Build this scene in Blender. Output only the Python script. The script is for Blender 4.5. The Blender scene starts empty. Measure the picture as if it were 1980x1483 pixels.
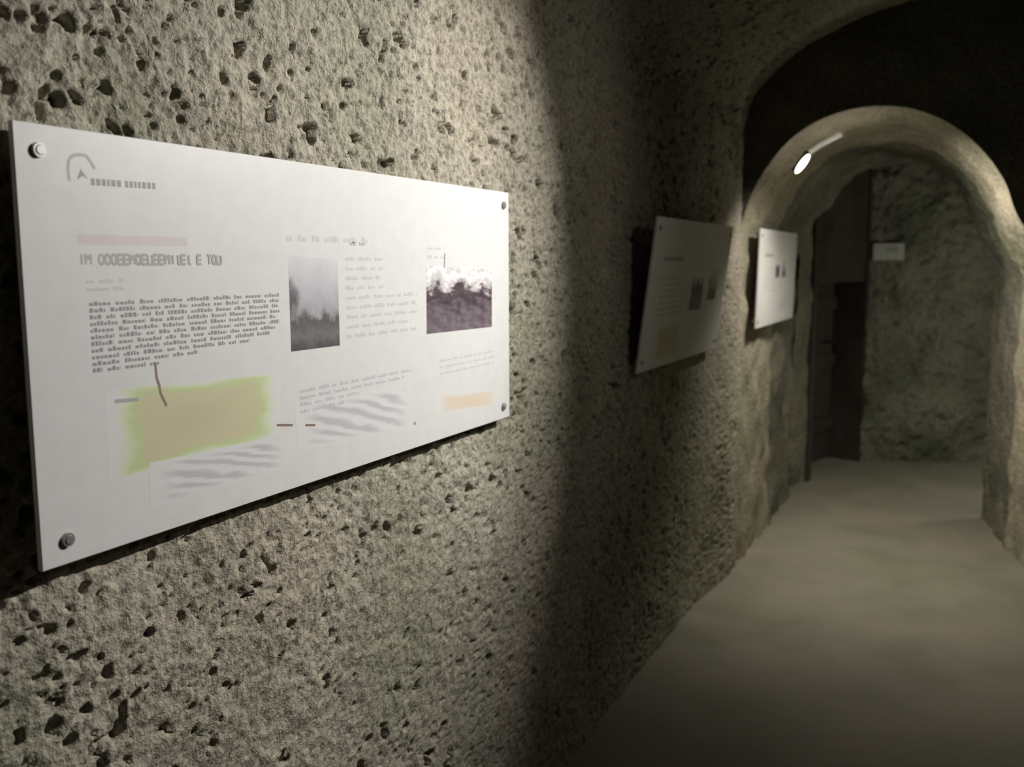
import bpy, bmesh, math, random
import numpy as np
from mathutils import Matrix, Vector

random.seed(7)
rng = np.random.default_rng(11)
EYE = 1.57
FPX = 1837.0
CX, CY = 990.0, 741.5
scene = bpy.context.scene
C = scene.collection

# ------------------------------------------------------------------ camera
# world: X across the tunnel (right +), Y along it, Z up; floor at z = 0
cr = Vector((0.90037991, 0.43508541, -0.00408669))
cu = Vector((-0.05105326, 0.1149695, 0.99205624))
cf = Vector((-0.43209903, 0.89301887, -0.12572875))
cam_d = bpy.data.cameras.new('camera')
cam = bpy.data.objects.new('camera', cam_d)
C.objects.link(cam)
m = Matrix((( cr.x, cu.x, -cf.x, 0), (cr.y, cu.y, -cf.y, 0), (cr.z, cu.z, -cf.z, EYE), (0, 0, 0, 1)))
cam.matrix_world = m
cam_d.sensor_width = 36.0
cam_d.lens = FPX / 1980.0 * 36.0
cam_d.clip_start = 0.02
cam_d.dof.use_dof = True
cam_d.dof.focus_distance = 1.6
cam_d.dof.aperture_fstop = 4.0
scene.camera = cam

# ------------------------------------------------------------------ world, exposure
w = bpy.data.worlds.new('world'); scene.world = w; w.use_nodes = True
w.node_tree.nodes['Background'].inputs[0].default_value = (0.75, 0.8, 0.7, 1)
w.node_tree.nodes['Background'].inputs[1].default_value = 0.0
scene.view_settings.view_transform = 'Standard'
scene.view_settings.look = 'None'
scene.view_settings.gamma = 1.0
scene.view_settings.use_curve_mapping = False
scene.view_settings.exposure = 0.0

# ------------------------------------------------------------------ lights: tunnel lamps and added unseen fills
def look(o, p, q):
    o.location = p
    o.rotation_euler = (Vector(q) - Vector(p)).to_track_quat('-Z', 'Y').to_euler()

def spot(name, p, q, watts, half, blend, col, size):
    l = bpy.data.lights.new(name, 'SPOT'); l.energy = watts
    l.spot_size = math.radians(2 * half); l.spot_blend = blend
    l.color = col; l.shadow_soft_size = size
    o = bpy.data.objects.new(name, l); C.objects.link(o); look(o, p, q)
    return o

def point(name, p, watts, col, size):
    l = bpy.data.lights.new(name, 'POINT'); l.energy = watts
    l.color = col; l.shadow_soft_size = size
    o = bpy.data.objects.new(name, l); C.objects.link(o); o.location = p
    return o

WARM = (1.0, 0.94, 0.82)
spot('panel_spot', (0.35, 2.55, 2.42), (-1.0, 1.38, 1.36), 235, 35.5, 1.0, (1.0, 0.97, 0.91), 0.012)
point('wall_wash', (-0.80, 1.95, 2.58), 1.6, (0.95, 1.0, 0.92), 0.04)
spot('fill_spot', (0.60, 2.5, 2.25), (-1.0, 2.15, 1.55), 13.0, 44, 1.0, WARM, 0.1)  # added fill without a fitting, lifts the dark middle stretch of wall
point('arch_light', (-0.58, 5.02, 2.03), 1.0, WARM, 0.03)
spot('arch_spot', (-0.60, 4.95, 2.05), (0.05, 5.25, 0.90), 84, 74, 1.0, WARM, 0.03)
spot('arch_down_spot', (-0.50, 4.72, 2.08), (-0.85, 5.05, 0.6), 42, 62, 1.0, WARM, 0.03)
point('end_fill', (0.85, 7.0, 1.15), 19.0, (1.0, 1.0, 0.86), 0.1)  # added fill hidden behind the right jamb, brightens the end wall

# ------------------------------------------------------------------ pixel -> world helpers (image frame 1980 x 1483)
def ray(px, py):
    return cr * (px - CX) - cu * (py - CY) + cf * FPX

def on_plane(px, py, p0, n):
    d = ray(px, py); o = Vector((0, 0, EYE))
    t = (Vector(p0) - o).dot(n) / d.dot(n)
    return o + d * t

# ------------------------------------------------------------------ materials
def mat(name):
    m = bpy.data.materials.new(name); m.use_nodes = True
    nt = m.node_tree; nt.nodes.clear()
    out = nt.nodes.new('ShaderNodeOutputMaterial')
    b = nt.nodes.new('ShaderNodeBsdfPrincipled')
    nt.links.new(b.outputs[0], out.inputs[0])
    return m, nt, b

def ramp(nt, fac, stops):
    r = nt.nodes.new('ShaderNodeValToRGB')
    el = r.color_ramp.elements
    while len(el) < len(stops): el.new(0.5)
    for e, (p, c) in zip(el, stops): e.position = p; e.color = (*c, 1)
    nt.links.new(fac, r.inputs[0])
    return r.outputs[0]

def noise(nt, vec, scale, detail=4, rough=0.55, dist=0.0):
    n = nt.nodes.new('ShaderNodeTexNoise')
    n.inputs['Scale'].default_value = scale; n.inputs['Detail'].default_value = detail
    n.inputs['Roughness'].default_value = rough; n.inputs['Distortion'].default_value = dist
    nt.links.new(vec, n.inputs['Vector'])
    return n.outputs['Fac']

def objvec(nt, scale=(1, 1, 1)):
    t = nt.nodes.new('ShaderNodeTexCoord')
    mp = nt.nodes.new('ShaderNodeMapping'); mp.inputs['Scale'].default_value = scale
    nt.links.new(t.outputs['Object'], mp.inputs['Vector'])
    return mp.outputs[0]

def mixc(nt, a, b, f, mode='MIX'):
    x = nt.nodes.new('ShaderNodeMix'); x.data_type = 'RGBA'; x.blend_type = mode
    if isinstance(f, (int, float)): x.inputs[0].default_value = f
    else: nt.links.new(f, x.inputs[0])
    for s, v in ((6, a), (7, b)):
        if isinstance(v, tuple): x.inputs[s].default_value = (*v, 1)
        else: nt.links.new(v, x.inputs[s])
    return x.outputs[2]

def bump(nt, b, h, strength, dist):
    n = nt.nodes.new('ShaderNodeBump'); n.inputs['Strength'].default_value = strength
    n.inputs['Distance'].default_value = dist
    nt.links.new(h, n.inputs['Height']); nt.links.new(n.outputs[0], b.inputs['Normal'])

def concrete(name, c0, c1, grain=0.006, fine=140, rough=0.85, specks=True):
    m, nt, b = mat(name)
    v = objvec(nt)
    base = ramp(nt, noise(nt, v, 2.2, 5, 0.6, 0.3), [(0.35, c0), (0.62, c1)])
    tint = ramp(nt, noise(nt, v, 1.1, 3), [(0.38, (0.96, 1.0, 0.93)), (0.5, (1, 1, 1)), (0.62, (1.03, 0.99, 0.97))])
    base = mixc(nt, base, tint, 1.0, 'MULTIPLY')
    if specks:
        g = ramp(nt, noise(nt, v, 70, 3, 0.7), [(0.36, (0.55, 0.53, 0.5)), (0.5, (1, 1, 1)), (0.66, (1.3, 1.28, 1.22))])
        base = mixc(nt, base, g, 0.9, 'MULTIPLY')
        ag = ramp(nt, noise(nt, v, 95, 2, 0.5, 0.4), [(0.30, (0.30, 0.27, 0.23)), (0.37, (1, 1, 1))])
        base = mixc(nt, base, ag, 0.75, 'MULTIPLY')
    nt.links.new(base, b.inputs['Base Color'])
    b.inputs['Roughness'].default_value = rough
    b.inputs['Specular IOR Level'].default_value = 0.25
    mm = nt.nodes.new('ShaderNodeMath'); mm.operation = 'ADD'
    nt.links.new(noise(nt, v, fine, 4, 0.7), mm.inputs[0]); nt.links.new(noise(nt, v, fine * 0.25, 4, 0.7), mm.inputs[1])
    bump(nt, b, mm.outputs[0], 0.75, grain)
    return m

M = {}
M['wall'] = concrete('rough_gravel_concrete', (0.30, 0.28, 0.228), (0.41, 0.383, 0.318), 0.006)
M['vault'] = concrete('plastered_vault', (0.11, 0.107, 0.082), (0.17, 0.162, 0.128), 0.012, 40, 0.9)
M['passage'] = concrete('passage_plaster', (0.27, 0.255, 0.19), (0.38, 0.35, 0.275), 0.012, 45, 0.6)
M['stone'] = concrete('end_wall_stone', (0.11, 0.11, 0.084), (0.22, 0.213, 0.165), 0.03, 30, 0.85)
M['floor'] = concrete('worn_concrete_floor', (0.20, 0.187, 0.148), (0.25, 0.232, 0.185), 0.002, 60, 0.7, specks=False)

def plain(name, col, rough=0.5, metal=0.0, spec=0.5, emit=None, power=0):
    m, nt, b = mat(name)
    v = objvec(nt)
    n = ramp(nt, noise(nt, v, 30, 3), [(0.3, tuple(c * 0.94 for c in col)), (0.7, col)])
    nt.links.new(n, b.inputs['Base Color'])
    b.inputs['Roughness'].default_value = rough; b.inputs['Metallic'].default_value = metal
    b.inputs['Specular IOR Level'].default_value = spec
    if emit:
        b.inputs['Emission Color'].default_value = (*emit, 1); b.inputs['Emission Strength'].default_value = power
    return m

M['panel'] = plain('white_acrylic', (0.71, 0.71, 0.71), 0.40, 0, 0.5)
M['panel_edge'] = plain('panel_edge', (0.5, 0.5, 0.48), 0.4)
M['steel'] = plain('brushed_steel', (0.36, 0.36, 0.34), 0.4, 0.6)
M['ink'] = plain('grey_print', (0.27, 0.27, 0.27), 0.5)
M['ink_mid'] = plain('title_grey_print', (0.40, 0.40, 0.40), 0.5)
M['ink_soft'] = plain('pale_grey_print', (0.40, 0.39, 0.40), 0.5)
M['ink_faint'] = plain('faint_grey_print', (0.55, 0.54, 0.56), 0.5)
M['ink_lilac'] = plain('pale_lilac_print', (0.56, 0.52, 0.58), 0.5)
M['ink_rose'] = plain('faint_rose_print', (0.64, 0.58, 0.58), 0.5)
M['ink_red'] = plain('brown_print', (0.26, 0.18, 0.15), 0.5)
M['metal_dark'] = plain('dark_metal', (0.05, 0.05, 0.045), 0.5, 0.4)
M['lamp_streak'] = plain('reflection_streak_glow', (0.72, 0.71, 0.66), 0.35, 0.0, 0.5, (1.0, 0.95, 0.8), 0.28)  # weak emission imitates the lamp's reflection on the rim
M['lamp_glow'] = plain('lamp_lens', (0.9, 0.9, 0.85), 0.3, 0, 0.5, (1.0, 0.97, 0.86), 5)
M['sign'] = plain('pale_sign_plate', (0.36, 0.36, 0.33), 0.5)
M['sign_print'] = plain('grey_sign_print', (0.24, 0.25, 0.22), 0.5)
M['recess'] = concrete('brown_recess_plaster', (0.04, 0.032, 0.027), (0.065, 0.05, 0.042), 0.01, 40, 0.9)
M['wood'] = None

def wood(name, a, bcol):
    m, nt, b = mat(name)
    v = objvec(nt, (1, 1, 12))
    nt.links.new(ramp(nt, noise(nt, v, 6, 5, 0.6, 1.0), [(0.3, a), (0.7, bcol)]), b.inputs['Base Color'])
    b.inputs['Roughness'].default_value = 0.75
    bump(nt, b, noise(nt, v, 20, 4), 0.4, 0.004)
    return m
M['wood'] = wood('dark_red_brown_wood', (0.03, 0.02, 0.016), (0.065, 0.043, 0.034))

def print_map(name, kind):
    """procedural ink for the printed graphics, drawn in the graphic's own 0..1 UV"""
    m, nt, b = mat(name)
    t = nt.nodes.new('ShaderNodeUVMap'); uv = t.outputs[0]
    sep = nt.nodes.new('ShaderNodeSeparateXYZ'); nt.links.new(uv, sep.inputs[0])
    U, V = sep.outputs[0], sep.outputs[1]
    def mth(op, a, b_=None, c_=None):
        n = nt.nodes.new('ShaderNodeMath'); n.operation = op
        for i, q in enumerate((a, b_, c_)):
            if q is None: continue
            if isinstance(q, (int, float)): n.inputs[i].default_value = q
            else: nt.links.new(q, n.inputs[i])
        return n.outputs[0]
    if kind == 'soldiers':         # bright sky above, dark ground and figures below
        n1 = noise(nt, uv, 5, 4, 0.6)
        h = mth('ADD', V, mth('MULTIPLY', mth('SUBTRACT', n1, 0.5), 0.9))
        col = ramp(nt, h, [(0.0, (0.16, 0.13, 0.15)), (0.38, (0.12, 0.09, 0.11)), (0.48, (0.05, 0.035, 0.045)), (0.62, (0.09, 0.06, 0.075)), (0.70, (0.50, 0.46, 0.48)), (0.85, (0.72, 0.71, 0.72))])
        gro = ramp(nt, noise(nt, uv, 9, 3), [(0.4, (0.6, 0.6, 0.6)), (0.6, (1.4, 1.4, 1.4))])
        col = mixc(nt, col, gro, 0.6, 'MULTIPLY')
    elif kind == 'street':         # pale upper part, dark lower third, dark left margin
        n1 = noise(nt, uv, 4, 4, 0.6)
        h = mth('ADD', V, mth('MULTIPLY', mth('SUBTRACT', n1, 0.5), 0.45))
        col = ramp(nt, h, [(0.0, (0.07, 0.065, 0.07)), (0.15, (0.16, 0.15, 0.16)), (0.30, (0.09, 0.085, 0.09)), (0.40, (0.34, 0.33, 0.36)), (0.6, (0.46, 0.44, 0.49)), (1.0, (0.62, 0.61, 0.64))])
        g2 = mth('MULTIPLY', U, 3.2)
        g3 = mth('ADD', g2, mth('MULTIPLY', mth('ABSOLUTE', mth('SUBTRACT', V, 0.55)), 3.0))
        lf = ramp(nt, mth('ADD', g3, mth('MULTIPLY', mth('SUBTRACT', noise(nt, uv, 6, 3), 0.5), 1.2)), [(0.35, (0.25, 0.25, 0.25)), (0.95, (1, 1, 1))])
        col = mixc(nt, col, lf, 1.0, 'MULTIPLY')
    elif kind == 'map':
        n1 = noise(nt, uv, 3.2, 4, 0.6)
        # green rim, tan middle
        du = mth('ABSOLUTE', mth('SUBTRACT', U, 0.5)); dv = mth('ABSOLUTE', mth('SUBTRACT', V, 0.5))
        d = mth('MAXIMUM', mth('MULTIPLY', du, 1.0), mth('MULTIPLY', dv, 0.85))
        d = mth('ADD', d, mth('MULTIPLY', mth('SUBTRACT', n1, 0.5), 0.25))
        col = ramp(nt, d, [(0.0, (0.55, 0.50, 0.33)), (0.30, (0.58, 0.54, 0.36)), (0.35, (0.52, 0.60, 0.32)), (0.41, (0.64, 0.69, 0.50)), (0.455, (0.69, 0.69, 0.69))])
    elif kind == 'orange':
        n1 = noise(nt, uv, 3, 4)
        du = mth('ABSOLUTE', mth('SUBTRACT', U, 0.5)); dv = mth('ABSOLUTE', mth('SUBTRACT', V, 0.5))
        d = mth('ADD', mth('MAXIMUM', du, dv), mth('MULTIPLY', mth('SUBTRACT', n1, 0.5), 0.2))
        col = ramp(nt, d, [(0.0, (0.68, 0.57, 0.44)), (0.3, (0.69, 0.60, 0.51)), (0.43, (0.69, 0.69, 0.69))])
    elif kind == 'relief':          # grey hatched relief plan
        wv = nt.nodes.new('ShaderNodeTexWave'); wv.inputs['Scale'].default_value = 2.4
        wv.inputs['Distortion'].default_value = 5.0; wv.inputs['Detail'].default_value = 3
        wv.bands_direction = 'DIAGONAL'
        nt.links.new(uv, wv.inputs['Vector'])
        col = ramp(nt, wv.outputs['Fac'], [(0.1, (0.52, 0.51, 0.53)), (0.8, (0.70, 0.69, 0.71))])
        du = mth('ABSOLUTE', mth('SUBTRACT', U, 0.5)); dv = mth('ABSOLUTE', mth('SUBTRACT', V, 0.5))
        d = mth('ADD', mth('MAXIMUM', du, dv), mth('MULTIPLY', mth('SUBTRACT', noise(nt, uv, 3, 3), 0.5), 0.25))
        f = ramp(nt, d, [(0.30, (0, 0, 0)), (0.44, (1, 1, 1))])
        col = mixc(nt, col, (0.69, 0.69, 0.69), f)
    nt.links.new(col, b.inputs['Base Color'])
    b.inputs['Roughness'].default_value = 0.5
    return m
for k in ('soldiers', 'street', 'map', 'orange', 'relief'):
    M[k] = print_map('print_' + k, k)

# ------------------------------------------------------------------ object helpers
def link_mesh(name, me, material, parent=None, smooth=False):
    o = bpy.data.objects.new(name, me); C.objects.link(o)
    if material: me.materials.append(material)
    if parent: o.parent = parent
    if smooth:
        me.polygons.foreach_set('use_smooth', [True] * len(me.polygons))
    return o

def obj(name, bm, material, parent=None, smooth=False):
    me = bpy.data.meshes.new(name); bmesh.ops.recalc_face_normals(bm, faces=bm.faces[:])
    bm.to_mesh(me); bm.free()
    return link_mesh(name, me, material, parent, smooth)

def thing(name, label, cat, loc, rot=(0, 0, 0), group=None):
    o = bpy.data.objects.new(name, None); C.objects.link(o)
    o.location = loc; o.rotation_euler = rot; o.empty_display_size = 0.1
    o['label'] = label; o['category'] = cat
    if group: o['group'] = group
    return o

def add_box(bm, c, s, mtx=None):
    r = bmesh.ops.create_cube(bm, size=1.0)
    bmesh.ops.scale(bm, vec=s, verts=r['verts']); bmesh.ops.translate(bm, vec=c, verts=r['verts'])
    if mtx is not None: bmesh.ops.transform(bm, matrix=mtx, verts=r['verts'])
    return r['verts']

def add_cyl(bm, p, q, r0, r1=None, seg=24):
    p = Vector(p); q = Vector(q); d = q - p
    rr = bmesh.ops.create_cone(bm, cap_ends=True, segments=seg, radius1=r0, radius2=r0 if r1 is None else r1, depth=d.length)
    mt = Matrix.Translation((p + q) / 2) @ d.to_track_quat('Z', 'Y').to_matrix().to_4x4()
    bmesh.ops.transform(bm, matrix=mt, verts=rr['verts'])

def grid_mesh(name, P, material, smooth=True, flip=False):
    nr, nc = P.shape[:2]
    me = bpy.data.meshes.new(name)
    idx = np.arange(nr * nc).reshape(nr, nc)
    a, b, c, d = idx[:-1, :-1].ravel(), idx[:-1, 1:].ravel(), idx[1:, 1:].ravel(), idx[1:, :-1].ravel()
    F = np.stack([a, b, c, d] if not flip else [a, d, c, b], 1)
    me.vertices.add(nr * nc); me.vertices.foreach_set('co', P.reshape(-1).astype(np.float32))
    me.loops.add(F.size); me.loops.foreach_set('vertex_index', F.ravel().astype(np.int32))
    me.polygons.add(len(F)); me.polygons.foreach_set('loop_start', np.arange(0, F.size, 4, dtype=np.int32))
    me.update(calc_edges=True)
    o = link_mesh(name, me, material, None, smooth)
    o['kind'] = 'structure'
    return o

# numpy value noise
def vnoise(x, y, seed, per=4096):
    r = np.random.default_rng(seed).random((per,))
    xi = np.floor(x).astype(int); yi = np.floor(y).astype(int)
    fx = x - xi; fy = y - yi
    fx = fx * fx * (3 - 2 * fx); fy = fy * fy * (3 - 2 * fy)
    def h(a, b): return r[(a * 374761 + b * 668265 + ((a * b) % 7919) * 31) % per]
    return (h(xi, yi) * (1 - fx) + h(xi + 1, yi) * fx) * (1 - fy) + (h(xi, yi + 1) * (1 - fx) + h(xi + 1, yi + 1) * fx) * fy - 0.5

def fbm(x, y, freq, octs, seed, gain=0.5):
    s = 0; a = 1
    for i in range(octs):
        s = s + a * vnoise(x * freq + 17.3 * i, y * freq - 9.1 * i, seed + i); a *= gain; freq *= 2.03
    return s

# ------------------------------------------------------------------ left wall with gravelly, pitted relief
XW = -1.045
XN = -1.030
def rel_large(Y, Z):
    return 0.012 * fbm(Y, Z, 1.6, 2, 5)

ys = [-3.0]
while ys[-1] < 0.55: ys.append(ys[-1] + (0.02 if ys[-1] < 0.45 else 0.005))
while ys[-1] < 4.77: ys.append(ys[-1] + max(0.0034, 0.0030 * ys[-1]))
ys[-1] = 4.80
ys = np.array(ys); zs = np.linspace(0.0, 3.15, 900)
YY, ZZ = np.meshgrid(ys, zs, indexing='ij')
H = rel_large(YY, ZZ)
# bulging gravel
H += 0.008 * fbm(YY, ZZ, 10, 3, 21, 0.6) + 0.0045 * fbm(YY, ZZ, 55, 3, 31, 0.75)
# pits
clus = fbm(YY, ZZ, 2.4, 2, 77)
npit = 44000
py_ = rng.uniform(0.5, 4.7, npit); pz_ = rng.uniform(0.0, 2.9, npit)
dens = fbm(py_, pz_, 2.4, 2, 77)
warp = fbm(YY, ZZ, 45, 2, 91)
for i in range(npit):
    if rng.random() > 0.45 + 0.9 * dens[i]: continue
    r = 0.0024 + 0.0055 * rng.random() ** 3
    if rng.random() < 0.02: r *= 1.8
    ang = rng.uniform(0, math.pi); asp = rng.uniform(0.45, 1.0)
    i0, i1 = np.searchsorted(ys, [py_[i] - 2.2 * r, py_[i] + 2.2 * r]); j0, j1 = np.searchsorted(zs, [pz_[i] - 2.2 * r, pz_[i] + 2.2 * r])
    if i1 <= i0 or j1 <= j0: continue
    dy = YY[i0:i1, j0:j1] - py_[i]; dz = ZZ[i0:i1, j0:j1] - pz_[i]
    u = (dy * math.cos(ang) + dz * math.sin(ang)) / r; v = (-dy * math.sin(ang) + dz * math.cos(ang)) / (r * asp)
    d2 = (u * u + v * v) * (1 + 3.0 * warp[i0:i1, j0:j1])
    H[i0:i1, j0:j1] -= (0.9 + 0.9 * rng.random()) * r * 1.6 * np.exp(-np.clip(d2, 0, 9) ** 1.6)
H = np.clip(H, -0.05, 0.012)
def sst(x): x = np.clip(x, 0, 1); return x * x * (3 - 2 * x)
XB = XN - (0.022 - 0.014 * sst((YY - 4.0) / 0.7)) * sst((YY - 2.4) / 0.8) - 0.035 * sst((1.05 - ZZ) / 1.0) * sst((4.7 - YY) / 0.6)
# above 2.2 m the wall bends over into the vault
th_ = np.clip((ZZ - 2.2) / 0.95, 0, 1) * math.radians(74)
P = np.stack([XB + H * np.cos(th_) + 1.06 * (1 - np.cos(th_)), YY, np.minimum(ZZ, 2.2) + 0.565 * np.sin(th_) - H * np.sin(th_)], -1)
grid_mesh('wall_left', P, M['wall'], flip=True)

# ------------------------------------------------------------------ vault of the near tunnel
def arch_profile(xl, xr, zs_, zc, n=60):
    a = np.linspace(math.pi, 0, n)
    return np.stack([(xl + xr) / 2 + (xr - xl) / 2 * np.cos(a), zs_ + (zc - zs_) * np.sin(a)], -1)
XR = 1.10
prof = arch_profile(XW - 0.06, XR, 2.2, 2.83, 90)
yv = np.linspace(-3, 5.2, 260)
PV = np.zeros((len(yv), len(prof), 3))
for i, y in enumerate(yv):
    PV[i, :, 0] = prof[:, 0]; PV[i, :, 1] = y; PV[i, :, 2] = prof[:, 1]
hh = 0.02 * fbm(PV[:, :, 1], PV[:, :, 0], 6, 3, 44)
e = np.sin(np.linspace(0, math.pi, len(prof)))[None, :]
PV[:, :, 2] += hh * e
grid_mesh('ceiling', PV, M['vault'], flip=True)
zz = np.linspace(0, 2.2, 110); yr = np.linspace(-3, 5.2, 260)
A, B = np.meshgrid(yr, zz, indexing='ij')
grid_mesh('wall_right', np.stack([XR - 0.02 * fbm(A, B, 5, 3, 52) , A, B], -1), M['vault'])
xx = np.linspace(XW, XR, 60); zz = np.linspace(0, 2.9, 60)
A, B = np.meshgrid(xx, zz, indexing='ij')
grid_mesh('wall_back', np.stack([A, A * 0 - 3.0, B], -1), M['vault'])

# ------------------------------------------------------------------ floor
xf = np.linspace(-1.5, 2.2, 150); yf = np.linspace(-3, 9.2, 420)
A, B = np.meshgrid(xf, yf, indexing='ij')
grid_mesh('floor', np.stack([A, B, 0.004 * fbm(A, B, 3, 3, 66)], -1), M['floor'])

# ------------------------------------------------------------------ low arched passage
def unproj_contour(pix, a, b):
    a = Vector((a[0], a[1], 0)); b = Vector((b[0], b[1], 0)); d = (b - a).normalized(); n = Vector((-d.y, d.x, 0))
    return [on_plane(x, y, a, n) for x, y in pix]

def contour(pix, a, b, n_j=40, n_a=110):
    """left jamb (floor to springing), arch, right jamb; a / b = plan position of left / right foot"""
    arc = unproj_contour(pix, a, b)
    pts = [Vector((a[0], a[1], 0))] + [Vector((a[0], a[1], arc[0].z))] + arc[1:-1] + [Vector((b[0], b[1], arc[-1].z)), Vector((b[0], b[1], 0))]
    out = [pts[0].lerp(pts[1], i / n_j) for i in range(n_j)]
    mid = pts[1:-1]
    # smooth the arch with a Catmull-Rom through the mid points
    cr_ = [mid[0] - (mid[1] - mid[0]) * 0 - Vector((0, 0, 0.1))] + mid + [mid[-1] - Vector((0, 0, 0.1))]
    dense = []
    for k in range(1, len(cr_) - 2):
        p0, p1, p2, p3 = cr_[k - 1], cr_[k], cr_[k + 1], cr_[k + 2]
        for s in range(20):
            t = s / 20
            dense.append(0.5 * ((2 * p1) + (p2 - p0) * t + (2 * p0 - 5 * p1 + 4 * p2 - p3) * t * t + (3 * p1 - p0 - 3 * p2 + p3) * t ** 3))
    dense.append(mid[-1])
    L = [0]
    for k in range(1, len(dense)): L.append(L[-1] + (dense[k] - dense[k - 1]).length)
    for s in range(n_a):
        t = L[-1] * s / n_a
        k = int(np.searchsorted(L, t, side='right')) - 1; k = min(k, len(dense) - 2)
        f = (t - L[k]) / max(1e-9, L[k + 1] - L[k]); out.append(dense[k].lerp(dense[k + 1], f))
    out += [pts[-2].lerp(pts[-1], i / n_j) for i in range(n_j + 1)]
    return np.array([tuple(p) for p in out])

F0 = contour([(1432, 450), (1447, 392), (1475, 335), (1518, 280), (1570, 240), (1632, 215), (1700, 205), (1770, 212), (1838, 240), (1897, 288), (1942, 350), (1975, 430), (1990, 520)], (XW, 4.75), (0.375, 5.12))
F1 = contour([(1497, 470), (1522, 400), (1565, 335), (1628, 292), (1700, 275), (1785, 282), (1855, 322), (1903, 390), (1932, 460), (1947, 540)], (XW, 5.65), (0.235, 5.756))
F2 = contour([(1548, 500), (1570, 442), (1607, 388), (1660, 338), (1720, 314), (1790, 320), (1850, 362), (1884, 430), (1897, 510)], (XW - 0.01, 6.5), (0.115, 6.41))
rows = []
n01 = 46; n12 = 40
# rounded lip: the first rows swell outwards a little
for i in range(n01):
    t = i / n01; q = F0 * (1 - t) + F1 * t
    rows.append(q)
for i in range(n12 + 1):
    t = i / n12; rows.append(F1 * (1 - t) + F2 * t)
PP = np.array(rows)
# displacement along normals, fading at the foot of the jambs
du = np.gradient(PP, axis=0); dv = np.gradient(PP, axis=1)
N = np.cross(du, dv); N /= np.linalg.norm(N, axis=2, keepdims=True) + 1e-9
ss = np.cumsum(np.linalg.norm(np.diff(PP[20], axis=0, prepend=PP[20][:1]), axis=1))
S, T = np.meshgrid(ss, np.arange(len(PP)) * 0.02, indexing='xy')
h = 0.030 * fbm(T, S, 7, 4, 101, 0.6)
edge = np.minimum(1, np.arange(len(PP)) / 8.0)[:, None]
PP2 = PP + N * (h * edge)[:, :, None]
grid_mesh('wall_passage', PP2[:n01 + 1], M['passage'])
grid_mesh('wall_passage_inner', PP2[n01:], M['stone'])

# face wall around the opening, closing the near tunnel
outer = []
ctr = np.array([(XW + 0.375) / 2, 4.93, 1.3])
for p in F0:
    # radiate out to a big box outline on the same skewed plane
    d = p - ctr; dx = (XW - 0.05 - ctr[0]) if d[0] < 0 else (XR + 0.05 - ctr[0])
    k = 1e9
    if abs(d[0]) > 1e-6: k = min(k, dx / d[0])
    if d[2] > 1e-6: k = min(k, (2.95 - ctr[2]) / d[2])
    if d[2] < -1e-6 and False: pass
    q = ctr + d * k
    q[2] = max(q[2], -0.02)
    q[1] = 4.75 + (q[0] - XW) * (5.12 - 4.75) / (0.375 - XW)
    outer.append(q)
outer = np.array(outer)
for i in range(len(outer)):
    if F0[i][2] < 1.3: outer[i][2] = F0[i][2]; 
G = np.array([F0 * (1 - t) + outer * t for t in np.linspace(0, 1, 14)])
hg = 0.02 * fbm(G[:, :, 0], G[:, :, 2], 6, 3, 131); hg[0] = 0
G[:, :, 1] += hg
G[0] = PP2[0]
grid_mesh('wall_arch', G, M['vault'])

# ------------------------------------------------------------------ end chamber
def wall_strip(name, pts, h, material, seed, amp=0.03, step=0.02, flip=False, cut=None):
    """vertical wall following a plan polyline"""
    P = []
    for (x0, y0), (x1, y1) in zip(pts[:-1], pts[1:]):
        n = max(2, int(math.hypot(x1 - x0, y1 - y0) / step))
        for i in range(n): P.append((x0 + (x1 - x0) * i / n, y0 + (y1 - y0) * i / n))
    P.append(pts[-1]); P = np.array(P)
    z = np.linspace(0, h, int(h / step))
    d = np.gradient(P, axis=0); nrm = np.stack([-d[:, 1], d[:, 0]], 1); nrm /= np.linalg.norm(nrm, axis=1, keepdims=True)
    s = np.cumsum(np.linalg.norm(np.diff(P, axis=0, prepend=P[:1]), axis=1))
    S, Z = np.meshgrid(s, z, indexing='ij')
    hh = amp * fbm(S, Z, 4.5, 5, seed, 0.72)
    G = np.stack([P[:, 0:1] + nrm[:, 0:1] * hh, P[:, 1:2] + nrm[:, 1:2] * hh, Z], -1)
    return grid_mesh(name, G, material, flip=flip)

# left side wall with a low dark doorway recess, end wall, and the right side hidden by the jamb
wall_strip('wall_chamber_left', [(XW - 0.01, 6.5), (-1.10, 6.62), (-1.02, 7.0)], 2.6, M['stone'], 201, 0.02)
wall_strip('wall_end', [(-0.76, 7.88), (0.12, 8.26), (1.6, 8.7)], 2.7, M['stone'], 207, 0.07, 0.015)
wall_strip('wall_chamber_right', [(0.115, 6.41), (0.35, 6.45), (1.5, 6.6), (1.7, 7.2), (1.6, 8.7)], 2.7, M['stone'], 214, 0.04)
xx = np.linspace(-1.6, 2.0, 70); yy = np.linspace(6.3, 9.0, 60)
A, B = np.meshgrid(xx, yy, indexing='ij')
grid_mesh('ceiling_chamber', np.stack([A, B, 2.62 - 0.45 * ((A - 0.0) / 1.6) ** 2 + 0.03 * fbm(A, B, 4, 3, 301)], -1), M['stone'], flip=True)

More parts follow.
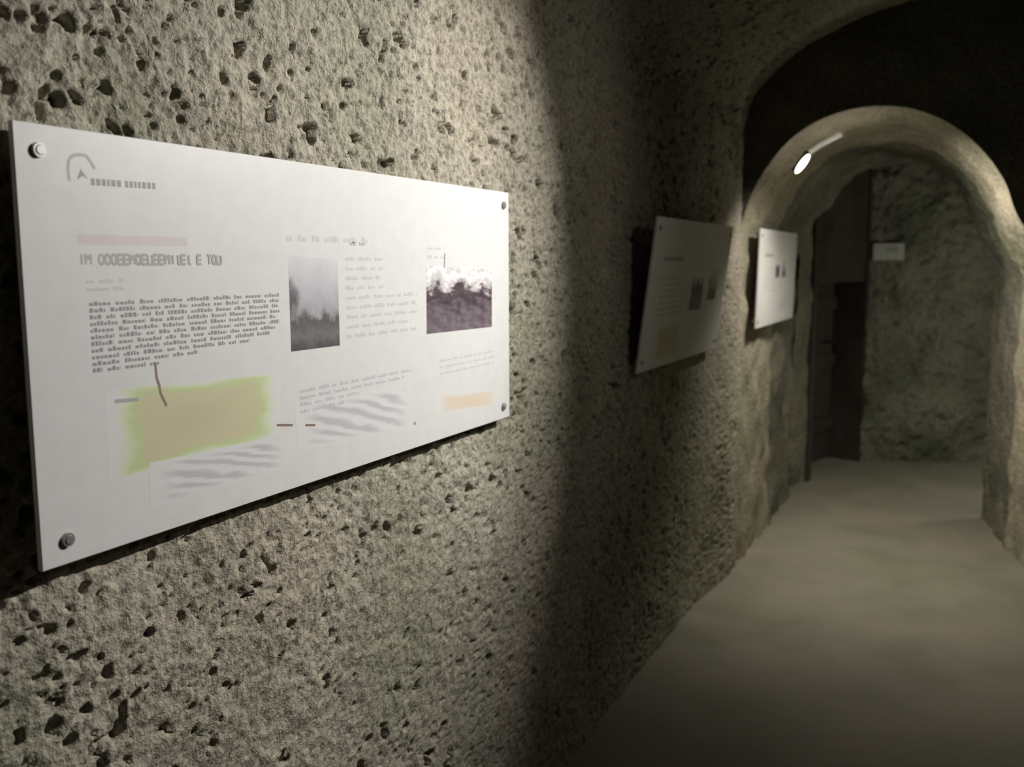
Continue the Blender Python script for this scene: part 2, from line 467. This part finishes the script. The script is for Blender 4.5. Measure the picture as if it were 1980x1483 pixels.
# recess: reveal and dark wooden door inside it, along plan line (-1.02,7.0) -> (-0.76,7.88)
a = Vector((-1.02, 7.0, 0)); b = Vector((-0.76, 7.88, 0)); dd = (b - a).normalized(); nn = Vector((-dd.y, dd.x, 0))   # nn points away from the passage
L = (b - a).length
MT = Matrix((( dd.x, nn.x, 0, a.x), (dd.y, nn.y, 0, a.y), (0, 0, 1, 0), (0, 0, 0, 1)))
bm = bmesh.new()
add_box(bm, (L / 2, 0.10, 2.02), (L + 0.04, 0.22, 1.2))       # masonry above the doorway
add_box(bm, (-0.01, 0.20, 1.3), (0.06, 0.45, 2.62))
add_box(bm, (L + 0.0, 0.20, 1.3), (0.06, 0.45, 2.62))
bmesh.ops.transform(bm, matrix=MT, verts=bm.verts)
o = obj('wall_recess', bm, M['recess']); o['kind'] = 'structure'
dr = bpy.data.objects.new('door_1', None); C.objects.link(dr); dr.matrix_world = MT; dr['kind'] = 'structure'
bm = bmesh.new()
nb = 6; bw = (L - 0.10) / nb
for i in range(nb): add_box(bm, (0.05 + bw * (i + 0.5), 0.24, 0.73), (bw - 0.006, 0.035, 1.42))
obj('door_leaf', bm, M['wood'], dr)
for z in (0.30, 0.80, 1.25):
    bm = bmesh.new(); add_box(bm, (L / 2, 0.21, z), (L - 0.12, 0.03, 0.10)); obj('ledge', bm, M['wood'], dr)
bm = bmesh.new(); add_cyl(bm, (L - 0.14, 0.222, 0.95), (L - 0.14, 0.15, 0.95), 0.012); add_cyl(bm, (L - 0.14, 0.155, 0.95), (L - 0.24, 0.155, 0.95), 0.01)
obj('door_handle', bm, M['metal_dark'], dr)

# ------------------------------------------------------------------ information panels
PT = 0.008
def make_panel(name, label, loc, rot, w_, h_, standoff):
    """local frame: x along the tunnel, z up, print side faces -y ; origin at bottom left corner of the front"""
    t = thing(name, label, 'information board', loc, rot, 'white information boards along the left wall')
    bm = bmesh.new()
    add_box(bm, (w_ / 2, PT / 2, h_ / 2), (w_, PT, h_))
    bmesh.ops.bevel(bm, geom=bm.edges[:], offset=0.0008, segments=1, affect='EDGES')
    obj('board', bm, M['panel'], t)
    return t

def bolt(parent, x, z, back=0.05):
    bm = bmesh.new()
    add_cyl(bm, (x, 0.0, z), (x, -0.004, z), 0.0092, 0.0084)
    add_cyl(bm, (x, -0.004, z), (x, -0.0052, z), 0.006, 0.005)
    add_cyl(bm, (x, PT, z), (x, PT + back, z), 0.008)
    obj('standoff_bolt', bm, M['steel'], parent, False)

W1, H1 = 1.296, 0.535
ZB = EYE - 0.370
X1 = -1.0
# rotation: local x -> world +Y, local -y (print side) -> world +X  (rotate +90 about z)
p1 = make_panel('information_board', 'large white information board, nearest on the left wall, with green map and two photos',
                (X1, 0.756, ZB), (0, 0, math.pi / 2), W1, H1, 0.03)

def U(px, py):
    q = on_plane(px, py, (X1, 0, 0), Vector((1, 0, 0)))
    return q.y - 0.756, q.z - ZB

YP = -0.00005
def quad_print(name, material, pix, parent, y=YP):
    me = bpy.data.meshes.new(name)
    vs = [(*(lambda a: (a[0], y, a[1]))(U(*p)),) for p in pix]     # order TL, TR, BR, BL
    me.from_pydata(vs, [], [(0, 3, 2, 1)])
    uv = me.uv_layers.new(name='UVMap')
    co = {0: (0, 1), 1: (1, 1), 2: (1, 0), 3: (0, 0)}
    for lp in me.loops: uv.data[lp.index].uv = co[lp.vertex_index]
    return link_mesh(name, me, material, parent)

def rects(name, material, rs, parent, y=YP):
    """rs: x0,z0,x1,z1 in board coordinates"""
    me = bpy.data.meshes.new(name); vs = []; fs = []
    for x0, z0, x1, z1 in rs:
        k = len(vs); vs += [(x0, y, z0), (x1, y, z0), (x1, y, z1), (x0, y, z1)]; fs.append((k, k + 1, k + 2, k + 3))
    me.from_pydata(vs, [], fs)
    return link_mesh(name, me, material, parent)

def strokes(name, material, segs, wid, parent, y=YP):
    me = bpy.data.meshes.new(name); vs = []; fs = []
    for (x0, z0), (x1, z1) in segs:
        d = Vector((x1 - x0, z1 - z0)); L_ = max(1e-6, d.length); n = Vector((-d.y, d.x)) / L_ * wid / 2; e_ = d * 0
        k = len(vs); y = y - 4e-6
        vs += [(x0 - n.x - e_.x, y, z0 - n.y - e_.y), (x1 - n.x + e_.x, y, z1 - n.y + e_.y), (x1 + n.x + e_.x, y, z1 + n.y + e_.y), (x0 + n.x - e_.x, y, z0 + n.y - e_.y)]
        fs.append((k, k + 1, k + 2, k + 3))
    me.from_pydata(vs, [], fs)
    return link_mesh(name, me, material, parent)

R_ = random.Random(5)
def text_lines(x0, x1, z_top, z_bot, n, hgt, ends=None):
    """illegible small print: letter-sized ticks in words on n lines"""
    out = []
    for i in range(n):
        z = z_top + (z_bot - z_top) * i / max(1, n - 1)
        xe = x1 if ends is None else x0 + (x1 - x0) * ends[i]
        x = x0
        while x < xe:
            wl = R_.uniform(0.014, 0.045)
            e2 = min(x + wl, xe)
            xx_ = x
            while xx_ < e2:
                lw = hgt * R_.uniform(0.35, 0.75)
                up = hgt * R_.choice([0.7, 0.7, 0.72, 1.0, 1.05])
                out.append((xx_, z, min(xx_ + lw, e2), z + up * 0.62)); xx_ += lw + hgt * 0.16
            x = e2 + hgt * 0.9
    return out

# logo: arch outline with a small peak inside and a line of small lettering
def poly_pix(pts): return [U(*p) for p in pts]
lg = poly_pix([(134, 350), (131, 325), (133, 308), (142, 300), (155, 299), (166, 301), (174, 311), (183, 327)])
lo = strokes('logo_arch', M['ink_mid'], list(zip(lg[:-1], lg[1:])), 0.0045, p1)
me = bpy.data.meshes.new('logo_peak')
tri = poly_pix([(148, 348), (156, 326), (170, 347), (160, 340)])
me.from_pydata([(x, YP, z) for x, z in tri], [], [(0, 3, 1), (1, 3, 2)])
link_mesh('logo_peak', me, M['ink'], p1)
a0 = U(176, 358); a1 = U(300, 366)
rs = []
x = a0[0]
while x < a1[0]:
    w_ = R_.uniform(0.004, 0.007); t = (x - a0[0]) / (a1[0] - a0[0]); z = a0[1] + (a1[1] - a0[1]) * t
    rs.append((x, z, x + w_, z + 0.0085)); x += w_ + 0.0022
    if R_.random() < 0.12: x += 0.004
rects('logo_lettering', M['ink'], rs, p1)

# faint rose headline
quad = [(150, 452), (362, 459), (362, 476), (150, 474)]
hx0, hz0 = U(150, 474); hx1, hz1 = U(362, 470)
rects('headline', M['ink_rose'], [(hx0, hz0 + 0.001, hx1, hz0 + 0.0135)], p1)
# title: bold grey capitals with round letters
def letter_row(x0, x1, z0, z1, pattern, th):
    segs = []; n = len(pattern); cw = (x1 - x0) / n; hgt = z1 - z0
    for i, ch in enumerate(pattern):
        xa = x0 + cw * i + cw * 0.08; xb = x0 + cw * (i + 1) - cw * 0.12; xm = (xa + xb) / 2; zm = (z0 + z1) / 2
        if ch == 'o':
            pts = [(xm + (xb - xa) / 2 * math.cos(t), zm + hgt / 2 * math.sin(t)) for t in np.linspace(0, 2 * math.pi, 13)]
            segs += list(zip(pts[:-1], pts[1:]))
        elif ch == 'l': segs += [((xm, z0), (xm, z1)), ((xm, z0), (xb, z0))]
        elif ch == 'i': segs += [((xm, z0), (xm, z1))]
        elif ch == 't': segs += [((xm, z0), (xm, z1)), ((xa, z1), (xb, z1))]
        elif ch == 'm': segs += [((xa, z0), (xa, z1)), ((xa, z1), (xm, zm)), ((xm, zm), (xb, z1)), ((xb, z1), (xb, z0))]
        elif ch == 'u': segs += [((xa, z1), (xa, z0)), ((xa, z0), (xb, z0)), ((xb, z0), (xb, z1))]
        elif ch == 'e': segs += [((xa, z0), (xa, z1)), ((xa, z0), (xb, z0)), ((xa, zm), (xb, zm)), ((xa, z1), (xb, z1))]
    return segs
tx0, tz0 = U(152, 513); tx1, tz1 = U(428, 491)
_, tz0b = U(428, 515)
strokes('title', M['ink_mid'], letter_row(tx0, tx1, tz0 + 0.001, tz0 + 0.0135, 'im oooeemoeueemilel e tou', 0.004), 0.0036, p1)
# small subtitle
sx, sz = U(165, 548)
rects('subtitle', M['ink_faint'], text_lines(sx, sx + 0.06, sz, sz - 0.01, 2, 0.008), p1)
# main body text
bx0, bz0 = U(172, 592); bx1, _ = U(540, 592); _, bz1 = U(172, 722)
bl = text_lines(bx0, bx1, bz0, bz1, 11, 0.0088, [1, 1, .99, 1, .97, 1, .98, .93, .8, .5, .3])
rects('body_text', M['ink'], bl, p1)
# photographs
quad_print('photo_street', M['street'], [(557, 494), (653, 502), (657, 668), (563, 680)], p1)
quad_print('photo_soldiers', M['soldiers'], [(824, 512), (951, 520), (951, 632), (825, 646)], p1)
# captions and column text in the middle
cx0, cz0 = U(668, 504); cx1, _ = U(805, 500); _, cz1 = U(668, 655)
rects('column_text', M['ink_faint'], text_lines(cx0, cx1, cz0, cz1, 9, 0.011, [.5, .5, .5, .5, 1, 1, 1, .9, 1]), p1)
q0 = U(553, 466); q1 = U(712, 468)
rects('photo_heading', M['ink_faint'], text_lines(q0[0], q1[0], q0[1], q0[1], 1, 0.016), p1)
q0 = U(676, 472); q1 = U(706, 472)
rects('photo_heading_word', M['ink_soft'], text_lines(q0[0], q1[0], q0[1] - 0.002, q0[1] - 0.002, 1, 0.010), p1)
q0 = U(826, 500); q1 = U(858, 500)
rects('flag_caption', M['ink_faint'], text_lines(q0[0], q1[0], q0[1], q0[1] + 0.018, 2, 0.010), p1)
q = [U(859, 518), U(860, 490)]
strokes('flag_pole', M['ink'], [(q[0], q[1])], 0.005, p1, YP * 2)
# regional map
quad_print('map', M['map'], [(203, 755), (543, 722), (543, 838), (210, 930)], p1)
mk = poly_pix([(300, 700), (303, 732), (308, 745), (310, 760), (322, 785)])
strokes('map_marker', M['ink_red'], list(zip(mk[:-1], mk[1:])), 0.0045, p1, YP * 2)
mk = poly_pix([(222, 776), (268, 772)])
strokes('map_caption', M['ink_soft'], [(mk[0], mk[1])], 0.005, p1, YP * 2)
# relief plans along the bottom
quad_print('relief_plan', M['relief'], [(290, 895), (560, 838), (560, 905), (290, 985)], p1, YP * 1.5)
quad_print('relief_plan', M['relief'], [(570, 780), (800, 740), (800, 830), (575, 875)], p1, YP * 1.5)
mk = poly_pix([(535, 822), (566, 822), (590, 822), (610, 822)])
strokes('arrow_mark', M['ink_red'], [(mk[0], mk[1])], 0.004, p1, YP * 2); strokes('arrow_mark', M['ink_red'], [(mk[2], mk[3])], 0.004, p1, YP * 2)
q0 = U(580, 760); q1 = U(800, 735); q2 = U(580, 800)
rects('plan_text', M['ink_lilac'], text_lines(q0[0], q1[0], q0[1], q2[1], 4, 0.010, [1, .9, .5, .35]), p1, YP * 2)
# orange plan lower right
quad_print('orange_plan', M['orange'], [(838, 764), (966, 750), (966, 785), (838, 803)], p1)
q0 = U(800, 822)
rects('plan_dot', M['ink'], [(q0[0], q0[1], q0[0] + 0.008, q0[1] + 0.006)], p1, YP * 2)
q0 = U(850, 700); q1 = U(955, 700); q2 = U(850, 725)
rects('credit_text', M['ink_faint'], text_lines(q0[0], q1[0], q0[1], q2[1], 3, 0.007), p1)
for px, py in ((73, 290), (130, 1043), (973, 397), (973, 786)):
    x, z = U(px, py); bolt(p1, x, z, 0.012)

# second board, leaning with the wall, in the dark stretch
def simple_prints(t, w_, h_, pics, lines=True):
    for k, (x0, z0, x1, z1, mt) in enumerate(pics):
        me = bpy.data.meshes.new('photo'); me.from_pydata([(x0 * w_, YP, z1 * h_), (x1 * w_, YP, z1 * h_), (x1 * w_, YP, z0 * h_), (x0 * w_, YP, z0 * h_)], [], [(0, 3, 2, 1)])
        uv = me.uv_layers.new(name='UVMap'); co = {0: (0, 1), 1: (1, 1), 2: (1, 0), 3: (0, 0)}
        for lp in me.loops: uv.data[lp.index].uv = co[lp.vertex_index]
        link_mesh('photo', me, mt, t)
    rects('body_text', M['ink_soft'], text_lines(0.12 * w_, 0.42 * w_, 0.60 * h_, 0.36 * h_, 7, 0.009), t)
    rects('title', M['ink_mid'], [(0.12 * w_, 0.72 * h_, 0.34 * w_, 0.75 * h_)], t)
    rects('caption_text', M['ink_faint'], text_lines(0.60 * w_, 0.90 * w_, 0.28 * h_, 0.14 * h_, 5, 0.009), t)
    for x, z in ((0.035, 0.93), (0.035, 0.07), (0.965, 0.93), (0.965, 0.07)): bolt(t, x * w_, z * h_, 0.02)

# top leans into the tunnel: local frame built from its corners
yb0 = 3.085
bl_ = Vector((-1.02, yb0, EYE - 0.378)); lean = math.radians(7.4)
p2 = make_panel('information_board', 'grey-looking unlit information board leaning out from the dark middle stretch of wall', bl_, (0, 0, 0), 1.10, 0.535, 0.03)
p2.rotation_euler = Matrix.Rotation(math.pi / 2, 3, 'Z').to_4x4().to_euler()
p2.matrix_world = Matrix.Translation(bl_) @ Matrix.Rotation(math.pi / 2, 4, 'Z') @ Matrix.Rotation(lean, 4, 'X')
simple_prints(p2, 1.10, 0.535, [(0.50, 0.36, 0.66, 0.66, M['soldiers']), (0.74, 0.42, 0.86, 0.66, M['street']), (0.14, 0.06, 0.44, 0.28, M['map'])])

bl3 = Vector((-0.995, 4.93, EYE - 0.34))
p3 = make_panel('information_board', 'brightly lit small white information board under the arch, farthest along the left wall', bl3, (0, 0, 0), 1.10, 0.51, 0.03)
p3.matrix_world = Matrix.Translation(bl3) @ Matrix.Rotation(math.pi / 2, 4, 'Z') @ Matrix.Rotation(math.radians(1.5), 4, 'X')
simple_prints(p3, 1.10, 0.51, [(0.42, 0.50, 0.52, 0.68, M['soldiers']), (0.60, 0.50, 0.70, 0.68, M['street']), (0.5, 0.08, 0.75, 0.25, M['relief'])])

# ------------------------------------------------------------------ lamp on the arch
fpl = lambda px, py: unproj_contour([(px, py)], (XW, 4.75), (0.375, 5.12))[0]
la = fpl(1534, 322); lb = fpl(1556, 292)
axis = (lb - la).normalized(); off = Vector((0.012, 0.02, -0.02))
lampt = thing('arch_lamp', 'small bright lamp glowing on the upper left rim of the stone arch', 'lamp', (la + lb) / 2 + off)
org = (la + lb) / 2 + off
bm = bmesh.new(); add_cyl(bm, la - (la + lb) / 2 - axis * 0.012 + Vector((-0.006, 0.010, 0.008)), lb - (la + lb) / 2 + axis * 0.012 + Vector((-0.006, 0.010, 0.008)), 0.017)
add_box(bm, (0, 0.03, 0), (0.03, 0.03, 0.03))
obj('lamp_housing', bm, M['metal_dark'], lampt)
bm = bmesh.new(); bmesh.ops.create_uvsphere(bm, u_segments=24, v_segments=14, radius=1.0)
bmesh.ops.scale(bm, vec=(0.015, 0.015, (lb - la).length * 0.60), verts=bm.verts)
bmesh.ops.transform(bm, matrix=Matrix.Translation((0.004, -0.012, -0.004)) @ axis.to_track_quat('Z', 'Y').to_matrix().to_4x4(), verts=bm.verts)
obj('lamp_lens', bm, M['lamp_glow'], lampt, True)

# added glowing strip along the rim, standing in for the lamp's reflection streak
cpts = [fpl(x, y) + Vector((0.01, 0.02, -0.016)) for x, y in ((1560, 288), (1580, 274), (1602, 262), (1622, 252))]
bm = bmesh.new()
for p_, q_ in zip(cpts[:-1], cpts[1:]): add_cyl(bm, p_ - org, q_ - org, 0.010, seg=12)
obj('reflection_streak', bm, M['lamp_streak'], lampt)

# ------------------------------------------------------------------ sign on the end wall
ea = Vector((-0.76, 7.88, 0)); eb = Vector((0.12, 8.26, 0)); ed = (eb - ea).normalized(); en = Vector((ed.y, -ed.x, 0))
q = [on_plane(x, y, ea + en * 0.045, Vector((-ed.y, ed.x, 0))) for x, y in ((1687, 503), (1750, 470))]
sw = (q[1] - q[0]).dot(ed); sh = q[1].z - q[0].z
sg = thing('small_sign', 'small pale rectangular sign high on the dark end wall', 'sign', q[0])
sg.matrix_world = Matrix(((ed.x, -en.x, 0, q[0].x), (ed.y, -en.y, 0, q[0].y), (0, 0, 1, q[0].z), (0, 0, 0, 1)))
bm = bmesh.new(); add_box(bm, (sw / 2, 0.03, sh / 2), (sw, 0.06, sh)); bmesh.ops.bevel(bm, geom=bm.edges[:], offset=0.006, segments=2, affect='EDGES')
obj('sign_plate', bm, M['sign'], sg)
rects('sign_print', M['sign_print'], [(sw * 0.42, sh * 0.48, sw * 0.80, sh * 0.80)], sg, -0.0008)
